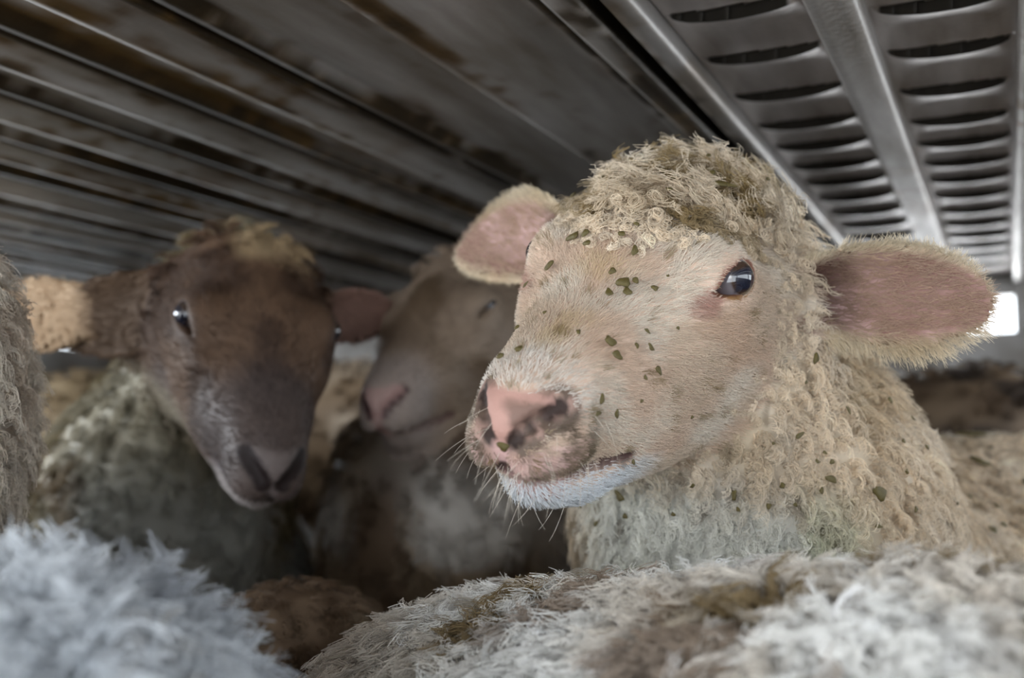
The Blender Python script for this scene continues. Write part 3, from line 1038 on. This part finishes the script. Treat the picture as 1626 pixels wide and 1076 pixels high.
def brown_face(P):
    l = HB.l(P)
    tuft = sst(.0, .02, l[:, 2]) * sst(.062, .045, l[:, 0]) * sst(.042, .030, np.abs(l[:, 1] - .008))
    return sst(-.005, .015, l[:, 0] - .012 * sst(-.02, .01, l[:, 2])) * (F_bh(P) < .008) * (1 - tuft)
def brown_tint(P):
    l = HB.l(P); x, y, z = l.T
    n = len(P)
    near = (F_bh(P) < .012)
    wl = mixc(np.tile(np.array([.19, .15, .08]), (n, 1)), (.28, .25, .18), sst(.35, .7, noise(P, .06, 51)))  # neck wool colour darkened to put in its shading
    wl = mixc(wl, (.17, .115, .06), sst(.55, .8, noise(P, .05, 52)) * .8)
    wl = mixc(wl, (.42, .43, .41), sst(.45, .8, noise(P, .09, 57)) * sst(.72, .60, P[:, 2]) * .7)
    fc = np.tile(np.array([.075, .042, .026]), (n, 1))
    fc = mixc(fc, (.165, .098, .06), sst(.35, .65, noise(l, .035, 53)) * .8)
    fc = mixc(fc, (.115, .09, .085), sst(.13, .18, x) * .85)
    fc = mixc(fc, (.46, .34, .20), sst(-.01, .02, z) * sst(.055, .02, x) * sst(.045, .02, np.abs(y - .012)) * .9)
    fc = mixc(fc, (.45, .40, .38), sst(-.122, -.135, z) * sst(.15, .18, x) * .8)
    fc = mixc(fc, (.30, .26, .19), sst(-.10, -.13, z) * sst(.14, .08, x) * .8)
    c = np.where((near * (x > -.03) * (z > -.16))[:, None], fc, wl)
    for er, tipc in ((earBL, (.10, .06, .035)), (earBT, (.56, .40, .26)), (earBR, (.26, .15, .115))):
        d, u, v, nn = er.ear(P)
        on = (d < .004) & (u > .12) & (np.abs(y) > .06)
        ce = mixc(np.tile(np.array([.12, .07, .04]), (n, 1)), tipc, sst(.05, .30, u))
        c = np.where(on[:, None], ce, c)
    return c
def brown_skin(P):
    l = HB.l(P)
    c = brown_tint(P) * .9
    c = mixc(c, (.03, .02, .02), sst(.0075, .0045, poly_dist(l, NOSTRIL)))
    c = mixc(c, (.05, .03, .03), sst(.007, .0035, poly_dist(l, MOUTH)))
    c = mixc(c, (.17, .14, .135), nose_mask(l) * .9)
    c = mixc(c, (.02, .012, .012), sst(.010, .006, poly_dist(l, NOSTRIL)))
    return c

def headed_sheep(prims, hd, Fh, label, h, tint, skin, facemask, locks, per, L, spread, amp, rad, hairs, hair_len, ears, zmin=.42, group=None, eye_depth=.0105):
    prims = [p for p in prims if not p.sub] + [p for p in prims if p.sub]
    V, Q = surface_nets(prims, *bounds(prims), h)
    F = field(prims)
    root = root_empty(prims)
    tag(root, label, 'sheep', group)
    me = quad_mesh('body', V, Q)
    set_vcol(me, np.clip(skin(V), 0, 1))
    link('body', me, root, M_SKIN)
    for s in (1, -1):
        eyeball(hd, s, root, 0, .3, eye_depth)
    def on_ear(P):
        o = np.zeros(len(P), bool)
        for er in ears:
            d, u, v, nn = er.ear(P)
            o |= (d < .004) & (u > .12) & (np.abs(hd.l(P)[:, 1]) > .06)
        return o
    def dfur(P):
        l = hd.l(P)
        d = facemask(P) * (1 - .9 * nose_mask(l)) * sst(.007, .011, poly_dist(l, NOSTRIL)) * sst(.003, .006, poly_dist(l, MOUTH))
        for s in (-1, 1):
            q = (l - EYE * (1, s, 1)) @ eye_frame(s)
            d *= sst(.95, 1.12, np.sqrt((q[:, 0] / .020) ** 2 + (q[:, 2] / .0135) ** 2))
        return np.where(on_ear(P), 1., d) * np.where(in_view(P), 1, .2)
    P = scatter(V, Q, hairs, dfur); N = nrm(grad(F, P)); l = hd.l(P); n = len(P)
    D = np.tile(hd.wd((-1, 0, -.2)), (n, 1))
    Lf = np.full(n, hair_len) * np.interp(l[:, 0], [0, .06, .24], [1.5, 1.0, .6])
    for s in (-1, 1):
        q = (l - EYE * (1, s, 1)) @ eye_frame(s)
        Lf = Lf * (.3 + .7 * sst(1, 1.9, np.sqrt((q[:, 0] / .0215) ** 2 + (q[:, 2] / .0145) ** 2)))
    oe = on_ear(P)
    for er in ears:
        d, u, v, nn = er.ear(P)
        D = np.where((oe & (d < .004))[:, None], np.outer(np.ones(n), er.R[:, 0]) + np.outer(np.sign(v) * .15, er.R[:, 1]), D)
        Lf = np.where(oe & (d < .004), hair_len * .8, Lf)
    pts = straight_hair(P, N, D, Lf, np.full(n, .4), m=4)
    curves_obj('short_hair', pts, vary(tint(P), n, .12), .00034, .00012, root, M_FUR)
    P = scatter(V, Q, locks, frustum_dens(zmin, lambda P: (1 - facemask(P)) * ~on_ear(P)))
    N = nrm(grad(F, P))
    pts, idx = wool(P, N, np.full(len(P), L), per, spread, np.tile(DOWN, (len(P), 1)), amp, 1.5, m=8, clump=.6, lay=.9, jit=.35)
    c = vary(tint(P), len(P), .12)[idx]
    curves_obj('fleece', pts, vary(c, len(pts), .08), rad, rad * .45, root, M_WOOL)
    return root, F

headed_sheep(P_b, HB, F_bh, 'dark brown-faced sheep looking at the camera with a tan tuft and wide drooping ears', .0045, brown_tint, brown_skin, brown_face,
             3600, 10, .020, .008, .003, .00042, 16000, .008, [earBL, earBT, earBR])

# pale sheep half hidden behind the speckled one
HD = Head((-.583, 1.036, .889), 274, 17.7, 2.8)
earDL = ear(HD, (-.012, .072, -.045), (-.25, .95, -.05), (.8, .1, -.3), L=.12, Wd=.036)
earDR = ear(HD, (-.012, -.072, -.045), (-.45, -.85, -.05), (.8, -.1, -.3), L=.095, Wd=.036)
P_dh = head_prims(HD, [earDL, earDR], .35)
F_dh = field(P_dh)
dn = at(715, 800, 1.18)
P_d = P_dh + [CP(HD.w((-.03, 0, -.09)), .075, dn, .13, .05), CP(dn, .13, at(720, 980, 1.25), .17, .06)] + trunk(at(760, 980, 1.30), .18, at(950, 960, 1.80), .19)
def dim_face(P):
    l = HD.l(P)
    return sst(-.005, .02, l[:, 0]) * (F_dh(P) < .008)
def dim_tint(P):  # fleece and face colours darkened for the shade this sheep stands in
    l = HD.l(P); n = len(P)
    near = (F_dh(P) < .012) & (l[:, 0] > -.03)
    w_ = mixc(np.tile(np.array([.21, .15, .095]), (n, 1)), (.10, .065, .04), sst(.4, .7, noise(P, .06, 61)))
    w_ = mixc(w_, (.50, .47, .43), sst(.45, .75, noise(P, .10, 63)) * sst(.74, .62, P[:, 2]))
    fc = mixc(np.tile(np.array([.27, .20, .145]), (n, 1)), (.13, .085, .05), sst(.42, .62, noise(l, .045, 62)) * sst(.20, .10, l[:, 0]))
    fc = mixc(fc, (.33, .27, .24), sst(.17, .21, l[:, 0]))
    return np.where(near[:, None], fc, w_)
def dim_skin(P):
    l = HD.l(P)
    c = dim_tint(P) * .9
    c = mixc(c, (.06, .03, .03), sst(.008, .0045, poly_dist(l, NOSTRIL)))
    c = mixc(c, (.12, .07, .06), sst(.007, .0035, poly_dist(l, MOUTH)))
    return mixc(c, (.42, .26, .24), nose_mask(l) * .7)
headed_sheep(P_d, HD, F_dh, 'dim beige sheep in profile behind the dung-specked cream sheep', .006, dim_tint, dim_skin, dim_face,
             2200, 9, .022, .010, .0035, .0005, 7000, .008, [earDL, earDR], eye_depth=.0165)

# blurred white back close to the lens, below the speckled sheep
t_fg = two_tone((.70, .65, .58), (.86, .85, .82), .05, 71, .35, .6, ((.26, .19, .10), .76, .88, .045))
def tint_fg(P):
    c = t_fg(P)
    q = (P - at(1020, 880, .50)) @ RGT
    st = sst(.12, .04, np.abs(q)) * sst(.58, .72, noise(P, .035, 75))
    c = mixc(c, (.22, .14, .08), st * .8)
    return mixc(c, (.40, .30, .22), sst(-.09, -.20, q) * .55)
flock_sheep([CP(at(800, 1395, .62), .155, at(1480, 1580, .42), .155, .06)] + trunk(at(830, 1430, .62), .15, at(1500, 1590, .42), .15),
            'off-white fleece back stained brown, very close below the speckled sheep', .009, tint_fg, 5200, 11, .026, .0055, .0030, 1.5, .00034)

# white back in the lower corner, cool light painted into its wool colour
flock_sheep([CP(at(0, 1345, .38), .088, at(-420, 1480, .42), .12, .06)] + trunk(at(-100, 1540, .42), .11, at(-800, 1560, .50), .13),
            'white fleece back tinted with cool light, very blurred, in the lower corner under the brown-faced sheep', .009,
            two_tone((.40, .42, .45), (.68, .71, .74), .03, 81, .35, .62, ((.27, .25, .22), .62, .78, .03)), 2600, 13, .034, .0065, .0040, 1.2, .00040, lay=.5)

# brown back between them
flock_sheep([CP(at(470, 1115, .78), .090, at(400, 1270, .84), .10, .06)] + trunk(at(390, 1330, .88), .10, at(320, 1290, .98), .10),
            'russet brown fleece rump wedged between two white backs', .008,
            two_tone((.21, .145, .095), (.14, .09, .055), .02, 91, .45, .6, ((.29, .22, .15), .6, .75, .05)), 1500, 10, .012, .006, .0016, 1.2, .00035, lay=1.2)

# curly neck at the very edge
flock_sheep([CP(at(-140, 500, .66), .050, at(-200, 640, .66), .078, .05), CP(at(-200, 640, .66), .078, at(-235, 900, .68), .092, .05)] + trunk(at(-320, 960, .78), .11, at(-900, 960, .95), .14),
            'curly pale fleece neck cut by the frame edge beside the brown-faced sheep', .007,
            two_tone((.56, .47, .38), (.70, .63, .54), .03, 95, .4, .65), 2200, 12, .024, .0055, .0030, 1.8, .00030)

# sheep further back
G = 'sheep backs far in the deck'
flock_sheep([CP(at(1560, 700, 1.34), .10, at(1400, 720, 1.37), .09, .05)] + trunk(at(1420, 800, 1.46), .12, at(1700, 800, 1.46), .12),
            'dark brown dung-caked fleece back beyond the cream ear', .010,
            two_tone((.12, .08, .05), (.20, .14, .09), .05, 101, .4, .6, ((.05, .035, .025), .6, .7, .05)), 1300, 9, .02, .009, .003, 1.3, .0006, group=G)
flock_sheep(trunk(at(1400, 705, 1.79), .125, at(1550, 700, 1.77), .125),
            'pale grey fleece back in front of the bright end vent', .012,
            two_tone((.45, .42, .38), (.55, .52, .48), .06, 105), 800, 9, .02, .01, .003, 1.3, .0007, group=G)
flock_sheep([CP(at(600, 660, 1.86), .10, at(500, 680, 1.9), .12, .05)] + trunk(at(560, 740, 1.95), .13, at(640, 740, 2.05), .13),
            'pale tan sheep back seen between the brown face and the dim beige one', .010,
            two_tone((.42, .33, .24), (.22, .15, .09), .07, 111), 1000, 9, .02, .010, .003, 1.3, .0006, group=G)
flock_sheep([CP(at(130, 690, 1.66), .10, at(-40, 720, 1.70), .11, .05)] + trunk(at(60, 780, 1.70), .14, at(-60, 780, 1.75), .14),
            'olive brown fleece back under the pale drooping ear tip', .010,
            two_tone((.26, .19, .11), (.36, .28, .18), .06, 117), 900, 9, .02, .010, .003, 1.3, .0006, group=G)
